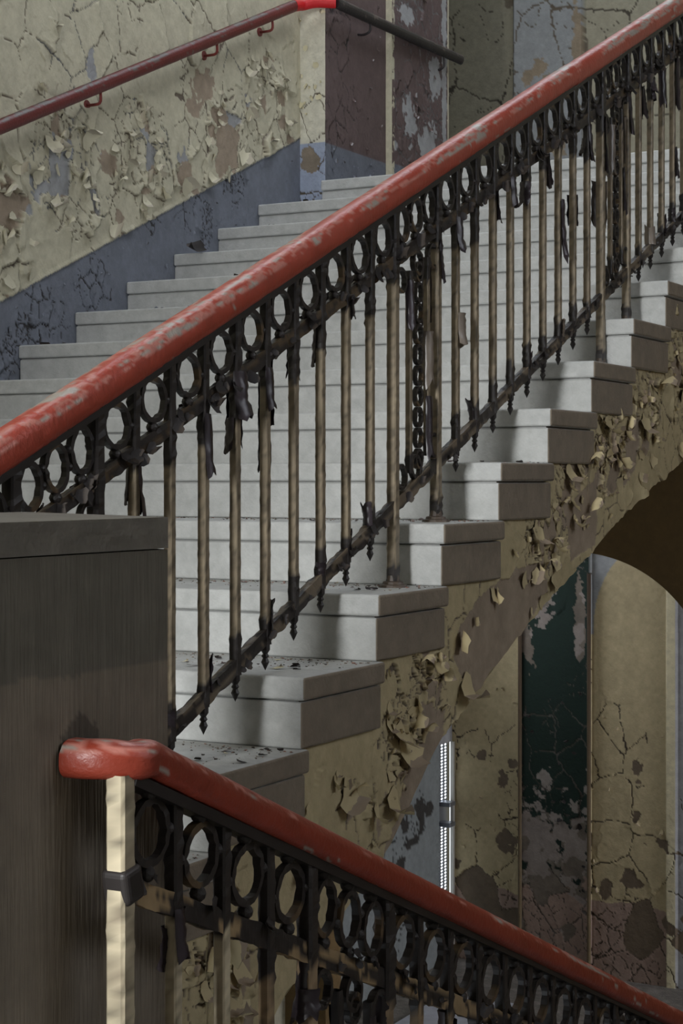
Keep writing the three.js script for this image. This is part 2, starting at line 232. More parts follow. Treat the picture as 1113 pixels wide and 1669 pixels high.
// ------------------------------------------------------------------ far wall of the upper landing
{
  const ZF = -11, X0 = -5.9, X1 = -2.4, seg = (x) => (x < -4.585 ? 0 : x < -4.1 ? 1 : 2);
  const o = { seed: 53, cell: 0.42, wide: 2.6, amp: 0.012, damage: () => 0.62, base: (x, y) => [mul(YEL, 0.5), L(146, 149, 150), mul(YEL, 0.58)][seg(x)], exposed: (x) => (seg(x) === 1 ? L(142, 128, 108) : L(104, 95, 80)), holes: [[-4.4, 2.69, 0.05, 0.06], [-4.34, 2.62, 0.04, 0.05], [-4.49, 2.64, 0.035, 0.05], [-4.27, 2.2, 0.08, 0.1], [-4.13, 2.8, 0.035, 0.28], [-4.36, 1.98, 0.05, 0.05]] };  // cream multiplied down: shade of the far wall put into its colour
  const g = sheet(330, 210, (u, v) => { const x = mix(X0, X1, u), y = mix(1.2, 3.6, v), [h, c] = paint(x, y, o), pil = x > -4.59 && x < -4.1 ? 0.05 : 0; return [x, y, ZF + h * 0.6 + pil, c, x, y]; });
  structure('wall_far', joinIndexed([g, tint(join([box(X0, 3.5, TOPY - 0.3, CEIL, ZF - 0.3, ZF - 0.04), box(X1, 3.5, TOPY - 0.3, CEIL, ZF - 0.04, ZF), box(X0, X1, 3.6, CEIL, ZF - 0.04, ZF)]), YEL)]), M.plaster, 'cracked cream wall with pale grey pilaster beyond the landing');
  structure('wall_landing_side', tint(join([box(X0 - 0.3, X0, TOPY - 0.3, CEIL, ZF, ZE - 0.03), box(X0 - 0.3, XQ - 0.005, TOPY - 0.3, CEIL, ZE - 0.03, ZE)]), YEL), M.plaster);
  structure('floor_landing', box(X0, 3.2, TOPY - 0.35, TOPY, ZF, TOPZ - T), M.stoneDark, 'stone slab of the upper landing');
}

// ------------------------------------------------------------------ rest of the shell
{
  structure('floor', box(XW - 0.3, 3.2, LAND - 0.3, LAND, -1.985, 3.2), M.stoneDark, 'stone floor of the half landing');
  structure('floor_lower', box(XW - 0.3, 3.2, FLOOR - 0.2, FLOOR, -10, -1.6), M.stoneDark, 'stone floor of the lower storey');
  const wx0 = -2.0, wx1 = -1.24, wy0 = -0.1, wy1 = 2.3, ZK = 3.2;
  structure('wall_back', join([box(XW - 0.3, wx0, LAND - 0.3, CEIL, ZK, ZK + 0.3), box(wx1, 3.2, LAND - 0.3, CEIL, ZK, ZK + 0.3), box(wx0, wx1, LAND - 0.3, wy0, ZK, ZK + 0.3), box(wx0, wx1, wy1, CEIL, ZK, ZK + 0.3)]), M.shell, 'plaster wall with a tall window');
  const fr = (name, label) => { const w = new THREE.Group(); w.name = name; w.userData = { kind: 'structure', label }; scene.add(w); return w; };
  const w1 = fr('window_1', 'tall window at the end of the half landing');
  add('frame', join([box(wx0, wx0 + 0.05, wy0, wy1, ZK + 0.05, ZK + 0.12), box(wx1 - 0.05, wx1, wy0, wy1, ZK + 0.05, ZK + 0.12), box(wx0, wx1, wy0, wy0 + 0.05, ZK + 0.05, ZK + 0.12), box(wx0, wx1, wy1 - 0.05, wy1, ZK + 0.05, ZK + 0.12), box(wx0, wx1, 1.08, 1.12, ZK + 0.06, ZK + 0.11)]), M.frame, w1);
  add('pane', box(wx0 + 0.05, wx1 - 0.05, wy0 + 0.05, wy1 - 0.05, ZK + 0.083, ZK + 0.087), M.glass, w1);
  structure('added_shade_partition', box(XW, -2.04, LAND, 1.3, 1.1, 1.25), M.shell, 'unseen partition added to shade the upper steps');  // unseen blocker added to shade the upper left steps
  const rz0 = -6.2, rz1 = -2.2, ry0 = 1.5, ry1 = 3.7;
  const qz0 = -9.45, qz1 = -8.05, qy0 = -2.3, qy1 = 0.1;
  structure('wall_right', join([box(3.2, 3.5, FLOOR - 0.2, ry0, qz1, 3.5), box(3.2, 3.5, ry1, CEIL, -12.8, 3.5), box(3.2, 3.5, ry0, ry1, -12.8, rz0), box(3.2, 3.5, ry0, ry1, rz1, 3.5), box(3.2, 3.5, FLOOR - 0.2, ry0, -12.8, qz0), box(3.2, 3.5, FLOOR - 0.2, qy0, qz0, qz1), box(3.2, 3.5, qy1, ry0, qz0, qz1)]), M.shell, 'plain plaster wall with windows');
  const w6 = fr('added_window_6', 'added unseen window at the end of the room under the landing');  // unseen, added for the light it gives the lower room
  add('frame', join([box(3.28, 3.34, qy0, qy1, qz0, qz0 + 0.05), box(3.28, 3.34, qy0, qy1, qz1 - 0.05, qz1), box(3.28, 3.34, qy0, qy0 + 0.05, qz0, qz1), box(3.28, 3.34, qy1 - 0.05, qy1, qz0, qz1)]), M.frame, w6); add('pane', box(3.308, 3.312, qy0, qy1, qz0, qz1), M.glass, w6);
  const w5 = fr('added_window_5', 'added unseen fill window across the stairwell'), rb = []; for (let i = 0; i <= 4; i++) { const z = mix(rz0, rz1 - 0.05, i / 4); rb.push(box(3.28, 3.34, ry0, ry1, z, z + 0.05)); } rb.push(box(3.28, 3.34, ry0, ry0 + 0.05, rz0, rz1), box(3.28, 3.34, ry1 - 0.05, ry1, rz0, rz1));  // unseen, added to fill the faces turned to the well
  add('frame', join(rb), M.frame, w5); add('pane', box(3.308, 3.312, ry0, ry1, rz0, rz1), M.glass, w5);
  const sx0 = -3.8, sx1 = -1.8, sz0 = -9.8, sz1 = -4.8;
  structure('ceiling', join([box(-6.9, sx0, CEIL, CEIL + 0.3, -12.8, 3.5), box(sx1, 3.5, CEIL, CEIL + 0.3, -12.8, 3.5), box(sx0, sx1, CEIL, CEIL + 0.3, -12.8, sz0), box(sx0, sx1, CEIL, CEIL + 0.3, sz1, 3.5)]), M.shell, 'plaster ceiling with a roof light');
  const w2 = new THREE.Group(); w2.name = 'window_2'; w2.userData = { kind: 'structure', label: 'roof light over the stairs' }; scene.add(w2);
  const bars = [box(sx0, sx1, CEIL + 0.05, CEIL + 0.1, sz0, sz0 + 0.05), box(sx0, sx1, CEIL + 0.05, CEIL + 0.1, sz1 - 0.05, sz1)]; for (let i = 0; i <= 4; i++) { const x = mix(sx0, sx1 - 0.04, i / 4); bars.push(box(x, x + 0.04, CEIL + 0.05, CEIL + 0.1, sz0, sz1)); }
  add('frame', join(bars), M.frame, w2); add('pane', box(sx0, sx1, CEIL + 0.07, CEIL + 0.075, sz0, sz1), M.glass, w2);
}

// ------------------------------------------------------------------ lower storey behind the flight: arch, back wall, window
{
  const ZA = -7.7, cx = -2.915, cy = -0.97, R = 0.64, under = TOPY - 0.35;
  const s = new THREE.Shape(); s.moveTo(XW, FLOOR); s.lineTo(cx - 1.3, FLOOR); s.lineTo(cx - 1.3, cy); s.absellipse(cx, cy, 1.3, R, Math.PI, Math.PI / 2, true); s.absarc(cx, cy, R, Math.PI / 2, 0, true); s.lineTo(cx + R, FLOOR); s.lineTo(3.2, FLOOR); s.lineTo(3.2, under); s.lineTo(XW, under); s.closePath();
  let g = new THREE.ExtrudeGeometry(s, { depth: 0.16, bevelEnabled: false, curveSegments: 40 }); g.translate(0, 0, ZA - 0.16); g = boxUV(g);
  structure('wall_arch', tint(g, L(106, 84, 48)), M.plaster, 'ochre wall darkened in colour for shade with an arched opening under the landing');  // ochre darkened: shade under the landing is put into the colour
  const ZB = -9.68;
  const bare = [[[-4.5, -2.46], [-4.05, -2.4], [-4.02, -1.95], [-3.95, -2.2], [-3.88, -2.05], [-3.62, -2.15], [-3.58, -2.3], [-3.3, -2.33], [-3.16, -2.45], [-3.13, -3.0], [-4.5, -3.0]]];
  const lowerY = (x) => -2.4 + 0.06 * (fbm(x * 6, 3, 9) - 0.5);
  const base = (x, y) => {
    if (x > -3.985 && x < -3.575) { const f = fbm(x * 17, y * 17, 66); return y < -2.34 + 0.3 * (fbm(x * 7, y * 7, 65) - 0.5) ? PINKB : f < 0.46 - 0.5 * (y + 1.95) - 0.1 * (y > -1.6 ? 1 : 0) && y < -1.3 && f < 0.62 ? (f < 0.42 ? L(150, 142, 134) : L(124, 116, 104)) : GREEN; }
    if (x > -3.13) return x < -3.075 ? L(222, 212, 176) : GREY;
    if (x > -3.575 && y > -0.88 && Math.hypot((x + 3.22) / 0.34, (y + 0.86) / 0.5) > 1 && x < -3.22) return L(158, 161, 161);
    return y < lowerY(x) ? PINKB : YEL2;
  };
  const o = { seed: 61, cell: 0.2, wide: 1.3, amp: 0.012, damage: (x, y) => 0.3 + 0.45 * step01(-1.5, -2.3, y + 0.3 * (fbm(x * 5, y * 5, 12) - 0.5)) + (x > -4.0 && x < -3.57 ? 0.16 : 0), base, exposed: (x, y) => (x > -3.985 && x < -3.575 ? (fbm(x * 9, y * 9, 71) > 0.5 ? L(150, 140, 132) : L(120, 110, 98)) : L(112, 98, 80)), holes: [[-3.86, -0.62, 0.09, 0.22], [-3.95, -0.95, 0.05, 0.12], [-3.63, -0.8, 0.03, 0.2], [-3.65, -2.1, 0.07, 0.14], [-3.83, -2.12, 0.08, 0.1], [-3.75, -2.02, 0.05, 0.06], [-4.12, -1.75, 0.04, 0.05], [-4.1, -2.1, 0.06, 0.06], [-3.3, -1.62, 0.03, 0.06], [-3.3, -1.9, 0.03, 0.04], [-4.25, -1.62, 0.03, 0.03], [-4.05, -1.66, 0.03, 0.03]] };
  const f = sheet(330, 420, (u, v) => {
    const x = mix(XW, -2.5, u), y = mix(FLOOR, 0.1, v), [h, c] = paint(x, y, o); const pil = x > -3.985 && x < -3.575 ? 0.035 : x > -3.13 && x < -3.07 ? 0.015 : 0;
    return [x, y, ZB + h + pil, c, x, y];
  });
  const wall = structure('wall_lower_rear', joinIndexed([f, tint(join([box(XW - 0.01, 3.2, FLOOR, under, ZB - 0.3, ZB - 0.03), box(-2.5, 3.2, FLOOR, under, ZB - 0.03, ZB), box(XW, -2.5, 0.1, under, ZB - 0.03, ZB)]), YEL2)]), M.plaster, 'ochre wall with a dark green painted stripe under the stairs');
  const r = rng(5);
  for (const x of [-3.99, -3.568]) { const c = new THREE.CylinderGeometry(0.012, 0.012, 2.3, 8); c.translate(x, FLOOR + 1.15, ZB + 0.05); add('conduit', tint(boxUV(c), (a, y, z) => (fbm(y * 14, x * 9, 2) > 0.5 ? L(70, 54, 40) : L(120, 104, 76))), M.plaster, wall); }
  for (let i = 0; i < 40; i++) { const x = XW + 0.05 + 1.3 * r(), y = -2.35 + 1.3 * r(); const gr = x > -3.985 && x < -3.575; flake(wall, gr ? FL.dark : FL.ochre, Math.floor(r() * 12), [x, y, ZB + (gr ? 0.037 : 0.003)], [1, 0, 0], [0, 1, 0], [0, 0, 1], 0.012 + 0.02 * r() * r(), r() * 6.3); }
  // left wall of that room, with a slot window behind a perforated metal sheet
  const z0 = -9.69, z1 = -9.5, y0 = -2.75, y1 = -1.55, wz0 = -9.3, wz1 = -8.2, wy0 = -1.05, wy1 = 0.65;
  const og = { seed: 67, cell: 0.12, amp: 0.01, damage: (a, b) => 0.25 + 0.55 * blob(a, b, [[9.1, -1.85, 0.3], [9.2, -1.95, 0.2], [9.0, -2.4, 0.25]]), base: () => L(128, 134, 134), exposed: () => L(48, 46, 42), holes: [[9.25, -1.87, 0.07, 0.05], [9.05, -1.95, 0.06, 0.05], [9.35, -1.9, 0.06, 0.04], [9.15, -2.05, 0.09, 0.03], [9.0, -2.15, 0.05, 0.05]] };
  const lf = sheet(120, 120, (u, v) => { const a = mix(7.86, -z1, u), b = mix(FLOOR, wy0 - 0.05, v), [h, c] = paint(a, b, og); return [XW + h, b, -a, c, a, b]; });
  structure('wall_lower_left', joinIndexed([lf, tint(join([box(XW - 0.05, XW - 0.02, FLOOR, wy0, z1, -7.8), box(XW - 0.05, XW, FLOOR, y0, z0, z1), box(XW - 0.05, XW, y1, under, z0, z1), box(XW - 0.25, XW, wy0 - 0.06, wy0, z1, -7.8), box(XW - 0.25, XW, wy1, under, z1, -7.8), box(XW - 0.25, XW, wy0, wy1, z1, wz0), box(XW - 0.25, XW, wy0, wy1, wz1, -7.8)]), GREY)]), M.plaster, 'grey painted wall with black mould patches under the stairs');
  const w3 = new THREE.Group(); w3.name = 'window_3'; w3.userData = { kind: 'structure', label: 'narrow window slot behind a perforated metal sheet' }; scene.add(w3);
  const ps = new THREE.Shape(); ps.moveTo(z0, y0); ps.lineTo(z1, y0); ps.lineTo(z1, y1); ps.lineTo(z0, y1); ps.closePath();
  const row = 0.0185; for (let y = y0 + 0.02; y < y1 - 0.012; y += row) { if (Math.abs(y + 1.96) < 0.075) continue; for (const z of [-9.53, -9.58, -9.63]) { const h = new THREE.Path(); h.absellipse(z, y, 0.0155, 0.0066, 0, Math.PI * 2); ps.holes.push(h); } }
  let pg = new THREE.ExtrudeGeometry(ps, { depth: 0.002, bevelEnabled: false, curveSegments: 5 }); pg.rotateY(-Math.PI / 2); pg.translate(XW - 0.02, 0, 0); add('perforated_sheet', pg, M.steel, w3);
  for (const y of [-1.9, -2.02]) add('hinge', box(XW - 0.02, XW + 0.06, y - 0.013, y + 0.013, -9.6, -9.52, 0.004), M.steel, w3);
  add('reveal', box(XW, XW + 0.02, y0, y1, -9.675, -9.655), M.frame, w3);
  const bd = add('light_patch_board', box(-4.15, -3.7, FLOOR, FLOOR + 0.012, -8.95, -8.2, 0.003), new THREE.MeshStandardMaterial({ color: new THREE.Color(...L(205, 210, 222)), roughness: 0.5, map: rep(fine, 2, 2, true) })); bd.userData = { label: 'pale bluish board added as a patch of light on the lower floor behind the lower railing', category: 'board' };  // stands in for a bright patch of light on the floor
  const w4 = new THREE.Group(); w4.name = 'added_window_4'; w4.userData = { kind: 'structure', label: 'added unseen window brightening the room under the landing' }; scene.add(w4);  // hidden window added to brighten the wall behind the arch
  add('frame', join([box(XW - 0.12, XW - 0.06, wy0, wy1, wz0, wz0 + 0.05), box(XW - 0.12, XW - 0.06, wy0, wy1, wz1 - 0.05, wz1), box(XW - 0.12, XW - 0.06, wy0, wy0 + 0.05, wz0, wz1), box(XW - 0.12, XW - 0.06, wy1 - 0.05, wy1, wz0, wz1), box(XW - 0.11, XW - 0.07, -0.22, -0.18, wz0, wz1)]), M.frame, w4);
  add('pane', box(XW - 0.092, XW - 0.088, wy0, wy1, wz0, wz1), M.glass, w4);
}

// ------------------------------------------------------------------ the upper flight
const stairs = thing('upper_staircase', 'pale stone staircase with peeling ochre side rising to the landing', 'staircase');
{
  for (let k = -4; k <= 12; k++) {
    const z = noseZ(k), y = tread(k), j = 0.004 * (hash(k, 3, 9) - 0.5), back = k === 12 ? T : T + 0.03;
    const STONE = L(189, 190, 188), END = L(134, 122, 106), stone = (g) => { const n = g.attributes.normal, p = g.attributes.position, c = new Float32Array(p.count * 3); for (let i = 0; i < p.count; i++) c.set(n.getX(i) > 0.6 ? END : STONE, i * 3); g.setAttribute('color', new THREE.BufferAttribute(c, 3)); return g; };   // sawn fronts, rough brown open ends
    const body = add('step', stone(join([box(k === 12 ? XP + 0.002 : XW, XR - 0.012 + j, y - H + 0.0005, y - NOSE - 0.004, z - T - 0.03, z - 0.009, 0.006), box(k === 12 ? XP : XW, XR - 0.024, y - NOSE - 0.005, y - NOSE + 0.002, z - T, z - 0.022)])), M.stone, stairs);
    add('tread_slab', stone(box(k === 12 ? XP : XW, XR + j, y - NOSE, y, z - back, z, 0.008)), M.stone, body);
  }
  // plaster under the open ends of the steps, down to the soffit
  const sof = [[2.2, -1.66], [3.0, -1.3], [3.6, -1.02], [3.884, -0.89], [4.0, -0.8], [4.165, -0.672], [4.398, -0.571], [4.789, -0.401], [5.134, -0.276], [5.267, -0.234], [5.522, -0.135], [5.831, -0.037], [6.192, 0.059], [7.0, 0.4], [7.85, 0.85]];
  const soffit = (a) => { let i = 1; while (i < sof.length - 1 && sof[i][0] < a) i++; const [p, q] = [sof[i - 1], sof[i]]; return mix(p[1], q[1], clamp((a - p[0]) / (q[0] - p[0]))); };
  const XS = XR - 0.028;
  const zones = [[4.1, -0.48, 0.2, 0.95], [3.95, -0.65, 0.2, 0.9], [3.8, -0.82, 0.2, 0.8], [4.85, -0.18, 0.25, 0.95], [5.15, -0.02, 0.28, 1], [5.45, 0.1, 0.28, 1], [5.8, 0.25, 0.3, 0.95], [3.67, -0.75, 0.12, 0.7], [3.1, -1.0, 0.3, 0.9], [6.3, 0.45, 0.5, 0.9]];
  const bare = [[[4.439, -0.294], [4.608, -0.261], [4.859, -0.235], [4.93, -0.318], [4.742, -0.433], [4.56, -0.55], [4.4, -0.62], [4.33, -0.56], [4.26, -0.445], [4.298, -0.367]], [[4.06, -0.57], [4.2, -0.6], [4.19, -0.75], [3.95, -0.95], [3.84, -0.95], [3.93, -0.8], [3.97, -0.72], [4.05, -0.68]], [[5.05, -0.1], [5.3, 0.0], [5.42, 0.12], [5.35, 0.0], [5.3, -0.2], [5.1, -0.25]], [[5.6, 0.15], [5.75, 0.22], [5.7, 0.05], [5.58, 0.0]]];
  const o = { seed: 83, cell: 0.1, amp: 0.045, damage: (a, b) => Math.max(0.36, blob(a, b, zones)), base: () => YEL2, exposed: () => RENDER, holes: [], bare };
  const top = (a) => { const k = Math.floor((a + Z0) / T - 0.04); return tread(k - 1) + 0.09; };
  const A0 = 2.2, A1 = 7.2;
  const side = sheet(900, 130, (u, v) => { const a = mix(A0, A1, u), b = mix(soffit(a) + 0.02 * (fbm(a * 18, 1, 3) - 0.5), top(a), v), [h, c] = paint(a, b, o); return [XS + Math.min(h, 0.016), b, -a, c, a, b]; });
  const under = sheet(120, 2, (u, v) => { const a = mix(A0, 7.69, u); return [mix(XW, XS - 0.001, v), soffit(a), -a, YEL2, a, v * 2.5]; }, true);
  add('soffit', under, M.plaster, stairs);
  const plaster = add('side_plaster', joinIndexed([side, tint(join([box(XS - 0.16, XS - 0.006, 0.3, TOPY - 0.2, -7.69, -7.2)]), YEL2)]), M.plaster, stairs);
  const r = rng(321), right = [0, 0, -1], up = [0, 1, 0], out = [1, 0, 0];
  const big = [[4.1, -0.47, 0.05, 2.2, 6], [4.04, -0.44, 0.045, 0.4, 9], [4.16, -0.5, 0.045, 1.5, 8], [3.92, -0.63, 0.05, 2.8, 5], [3.97, -0.68, 0.06, 3.3, 4], [4.06, -0.62, 0.04, 0.3, 7], [3.88, -0.8, 0.055, 2.9, 7], [3.66, -0.75, 0.05, 3.6, 5], [3.69, -0.72, 0.04, 0.2, 4], [3.79, -0.81, 0.05, 2.7, 8], [4.81, -0.17, 0.06, 3.1, 5], [4.95, -0.2, 0.05, 2.6, 6], [4.88, -0.23, 0.045, 0.2, 9], [5.08, 0.0, 0.06, 3.4, 8], [5.24, 0.08, 0.055, 0.5, 9], [5.4, 0.16, 0.06, 2.9, 6], [5.77, 0.17, 0.06, 3.2, 5], [5.93, 0.34, 0.06, 0.3, 7], [5.52, 0.05, 0.055, 2.4, 8], [5.24, -0.07, 0.05, 0.8, 10], [5.11, -0.14, 0.05, 2.8, 9], [4.93, -0.17, 0.045, 0.1, 8], [4.32, -0.57, 0.06, 3.1, 7], [4.27, -0.42, 0.05, 1.4, 5], [3.46, -0.84, 0.045, 0.4, 6], [3.08, -0.93, 0.07, 1.6, 7], [3.16, -1.04, 0.07, 3.1, 9], [3.03, -0.96, 0.06, 1.2, 8], [3.13, -1.1, 0.06, 3, 10], [4.0, -0.6, 0.04, 0.9, 6]];
  for (const [a, b, s, roll, k] of big) flake(plaster, FL.ochre, k, [XS + 0.003, b, -a], right, up, out, s, roll, 'paint_flake', 0.65 + 0.5 * r());
  let n = 0; while (n < 190) { const a = 3.0 + 3.6 * r(), t = r(), b = mix(soffit(a) + 0.02, top(a) - 0.1, t), d = o.damage(a, b); if (r() > (d - 0.3) * 1.4) continue; flake(plaster, FL.ochre, Math.floor(r() * 12), [XS + 0.002, b, -a], right, up, out, 0.012 + 0.035 * r() * r(), (r() - 0.5) * 3 + (r() < 0.6 ? Math.PI : 0), 'paint_flake', 0.6 + 0.7 * r()); n++; }
}
// the flight going down on the other side of the pier
{
  const low = thing('lower_staircase', 'stone steps going down beside the pier below the lower railing', 'staircase');
  for (let j = 1; j <= 9; j++) { const z = -1.985 - 0.383 * (j - 1), y = LAND - H * j; const body = add('step', box(-1.33, 1.49, FLOOR, y - NOSE, z - 0.383, z), M.stoneDark, low); add('tread_slab', box(-1.33, 1.49, y - NOSE, y, z - 0.41, z, 0.008), M.stoneDark, body); }
}

// ------------------------------------------------------------------ masonry pier
{
  const pier = thing('masonry_pier', 'dark streaked plastered masonry pier with a flat slab coping', 'pier');
  const X = -1.46, ZN = -2.187, TOP = -0.0545, CO = 0.047;
  const col = (x, y, z) => { const s = fbm(z * 60, y * 1.5, 4), band = y > -0.262 + 0.01 * (fbm(z * 14, 2, 8) - 0.5); let c = band ? L(102, 97, 86) : L(122, 112, 98); c = mul(c, 0.86 + 0.28 * s); const st = Math.hypot((z + 1.97) / 0.045, (y + 0.345) / 0.04) + 1.2 * (fbm(z * 40, y * 40, 3) - 0.5); if (st < 0.8) c = mul(c, 0.5); return c; };
  const g = sheet(170, 200, (u, v) => { const z = mix(-1.2, ZN, u), y = mix(LAND, TOP - CO, v); return [X + 0.0025 * (fbm(z * 12, y * 12, 6) - 0.5), y, z, col(X, y, z), z, y]; });
  const plan = (x, y0, y1) => { const q = new THREE.Shape(); q.moveTo(x, 1.2); q.lineTo(x, -ZN); q.lineTo(-1.912, 2.43); q.lineTo(-1.912, 1.2); q.closePath(); const e = new THREE.ExtrudeGeometry(q, { depth: y1 - y0, bevelEnabled: false }); e.rotateX(-Math.PI / 2); e.translate(0, y0, 0); return boxUV(e); };
  const rest = tint(plan(X - 0.004, LAND, TOP - CO), L(118, 108, 96));
  add('body', joinIndexed([g, rest]), M.pier, pier);
  const c = sheet(150, 24, (u, v) => { const z = mix(-1.2, ZN + 0.002, u), y = mix(TOP - CO + 0.002, TOP - 0.004, v); return [X + 0.001 + 0.004 * (fbm(z * 16, y * 50, 6) - 0.5), y, z, mul(L(110, 105, 95), 0.8 + 0.4 * fbm(z * 18, y * 60, 12)), z, y]; });
  add('coping', joinIndexed([c, tint(plan(X + 0.0005, TOP - CO + 0.002, TOP), L(110, 105, 95))]), M.coping, pier);
}

// ------------------------------------------------------------------ iron railings
const IRON = L(40, 36, 35), RUST = L(110, 98, 82), CREAM = L(200, 188, 160), RED = L(158, 64, 48), WOODG = L(146, 138, 129), WOODD = L(64, 54, 46);
function ringGeo(a, b, thick, depth, seed, beads = true) {
  const N = 26, q = [[-1, -1], [1, -1], [1, 1], [-1, 1]], pos = [], col = [], idx = [];
  for (let i = 0; i < N; i++) {
    const t = i / N * Math.PI * 2, w = thick * (0.8 + 0.5 * hash(i, seed, 1)), cs = Math.cos(t), sn = Math.sin(t), dn = depth * (0.9 + 0.25 * hash(i, seed, 2));
    q.forEach(([u, v], k) => { const ra = a - w / 2 + u * w / 2, rb = b - w / 2 + u * w / 2; pos.push(v * dn / 2, sn * rb, cs * ra); col.push(...mul(hash(i >> 2, seed, 5) > 0.86 ? L(86, 70, 50) : IRON, 0.75 + 0.5 * hash(i, seed, 4 + k))); });
  }
  for (let i = 0; i < N; i++) for (let k = 0; k < 4; k++) { const p = i * 4 + k, n = i * 4 + (k + 1) % 4, p2 = ((i + 1) % N) * 4 + k, n2 = ((i + 1) % N) * 4 + (k + 1) % 4; idx.push(p, n, p2, n, n2, p2); }
  let g = new THREE.BufferGeometry(); g.setAttribute('position', new THREE.Float32BufferAttribute(pos, 3)); g.setAttribute('color', new THREE.Float32BufferAttribute(col, 3)); g.setIndex(idx); g = g.toNonIndexed(); g.computeVertexNormals();
  const list = [g];
  if (beads) for (const [y, z, r] of [[b + 0.008, 0, 0.0125], [-b - 0.008, 0, 0.0125], [0, a + 0.003, 0.0095], [0, -a - 0.003, 0.0095]]) { const s = new THREE.IcosahedronGeometry(r, 1); s.translate(0, y, z); s.deleteAttribute('uv'); tint(s, mul(IRON, 1.15)); list.push(s.index ? s.toNonIndexed() : s); }
  return mergeGeometries(list);
}
// square bar from y0 to y1 standing at the origin; flaking black paint over paler old paint
function barGeo(y0, y1, w, seed, pal, darkTop, darkLow) {
  const n = Math.max(6, Math.round((y1 - y0) / 0.011)), sec = [[-1, -0.72], [-0.72, -1], [0.72, -1], [1, -0.72], [1, 0.72], [0.72, 1], [-0.72, 1], [-1, 0.72]];
  return sheet(8, n, (u, v) => {
    const k = Math.round(u * 8) % 8, y = mix(y0, y1, v), q = sec[k], dirt = fbm(y * 26, k * 0.9, seed), jag = 0.05 * (fbm(y * 40, k * 1.3, seed + 9) - 0.5), dark = y > darkTop + jag || y < darkLow + jag;
    const rag = dark ? 1.06 + 0.7 * Math.max(0, hash(Math.round(y * 100), k >> 1, seed) - 0.6) : 1 + 0.4 * Math.max(0, hash(Math.round(y * 90), k >> 1, seed + 4) - 0.78);
    let c = dark ? mul(IRON, 0.7 + 0.7 * dirt) : mul(mixc(pal, RUST, clamp(dirt * 1.6 - 0.5)), 0.8 + 0.4 * hash(Math.round(y * 200), k, seed + 5));
    if (!dark && fbm(y * 60, k * 2.1, seed + 8, 2) > 0.66) c = mul(c, 0.5);
    return [q[0] * w / 2 * rag, y, q[1] * w / 2 * rag, c, u, y];
  });
}
function stripGeo(seed) {                                                              // loose strip of old paint, unit length, hanging down
  const r = rng(seed), n = 9, m = 5, span = 1.6 + 1.6 * r(), rad = 0.011 + 0.008 * r(), lean = (r() - 0.5) * 0.012, bow = 0.004 + 0.012 * r(), c0 = mul(r() < 0.2 ? L(120, 110, 100) : L(44, 38, 42), 0.8 + 0.5 * r()), lens = Array.from({ length: m + 1 }, () => 0.78 + 0.22 * r());
  const S = (off) => sheet(m, n, (u, v) => { const t = v * lens[Math.round(u * m)], an = (u - 0.5) * span * (1 + 0.1 * t), rr = rad + off + 0.004 * (hash(Math.round(u * m), Math.round(v * n), seed) - 0.3); return [Math.cos(an) * rr + bow * t * t, -t, Math.sin(an) * rr + lean * t, mul(c0, 0.8 + 0.4 * hash(Math.round(u * m), 1, seed)), u, v]; }, off > 0);
  return joinIndexed([S(0), S(0.0014)]);
}
const STRIPS = Array.from({ length: 9 }, (_, i) => stripGeo(71 + i * 13));
const finialGeo = (() => { const p = [[0, -0.062], [0.004, -0.054], [0.0095, -0.043], [0.0055, -0.034], [0.009, -0.03], [0.0055, -0.024], [0.011, -0.016], [0.011, 0]].map((q) => new THREE.Vector2(...q)); const g = new THREE.LatheGeometry(p, 8); return tint(g, mul(IRON, 1.1)); })();
const flangeGeo = (() => { const p = [[0, 0.03], [0.016, 0.03], [0.018, 0.016], [0.026, 0.014], [0.028, 0.008], [0.036, 0.006], [0.038, 0]].map((q) => new THREE.Vector2(...q)); return tint(new THREE.LatheGeometry(p, 14), L(78, 66, 56)); })();
// rail swept along points with a profile of [x, y] in metres
function sweep(points, profile, colour, step = 0.008) {
  const curve = new THREE.CatmullRomCurve3(points.map((p) => new THREE.Vector3(...p)), false, 'centripetal'), len = curve.getLength(), n = Math.round(len / step), P = curve.getSpacedPoints(n), m = profile.length;
  const body = sheet(m, n, (u, v) => {
    const i = Math.round(v * n), k = Math.round(u * m) % m, a = P[Math.max(0, i - 1)], b = P[Math.min(n, i + 1)], t = b.clone().sub(a).normalize(), side = new THREE.Vector3(-t.z, 0, t.x).normalize(), up = side.clone().cross(t), q = profile[k], c = P[i];
    const [col, bump] = colour(v * len, k, q, c), l = 1 + bump / 0.03;
    const pt = c.clone().addScaledVector(side, q[0] * l).addScaledVector(up, q[1] * l); return [pt.x, pt.y, pt.z, col, v * len, u * 0.2];
  }, true);
  const caps = [0, n].map((i) => sheet(m, 1, (u, v) => { const k = Math.round(u * m) % m, p = body.attributes.position, j = i * (m + 1) + k, x = p.getX(j), y = p.getY(j), z = p.getZ(j), c = P[i]; return [mix(x, c.x, v), mix(y, c.y, v), mix(z, c.z, v), colour(0, k, profile[k], c)[0], 0, 0]; }, i > 0));
  return joinIndexed([body, ...caps]);
}
const ovalProfile = Array.from({ length: 30 }, (_, k) => { const t = k / 30 * Math.PI * 2 - Math.PI / 2, c = Math.cos(t), s = Math.sin(t); return [0.03 * Math.sign(c) * Math.abs(c) ** 0.75, s > 0 ? 0.034 * s : 0.036 * Math.sign(s) * Math.abs(s) ** 0.6]; });
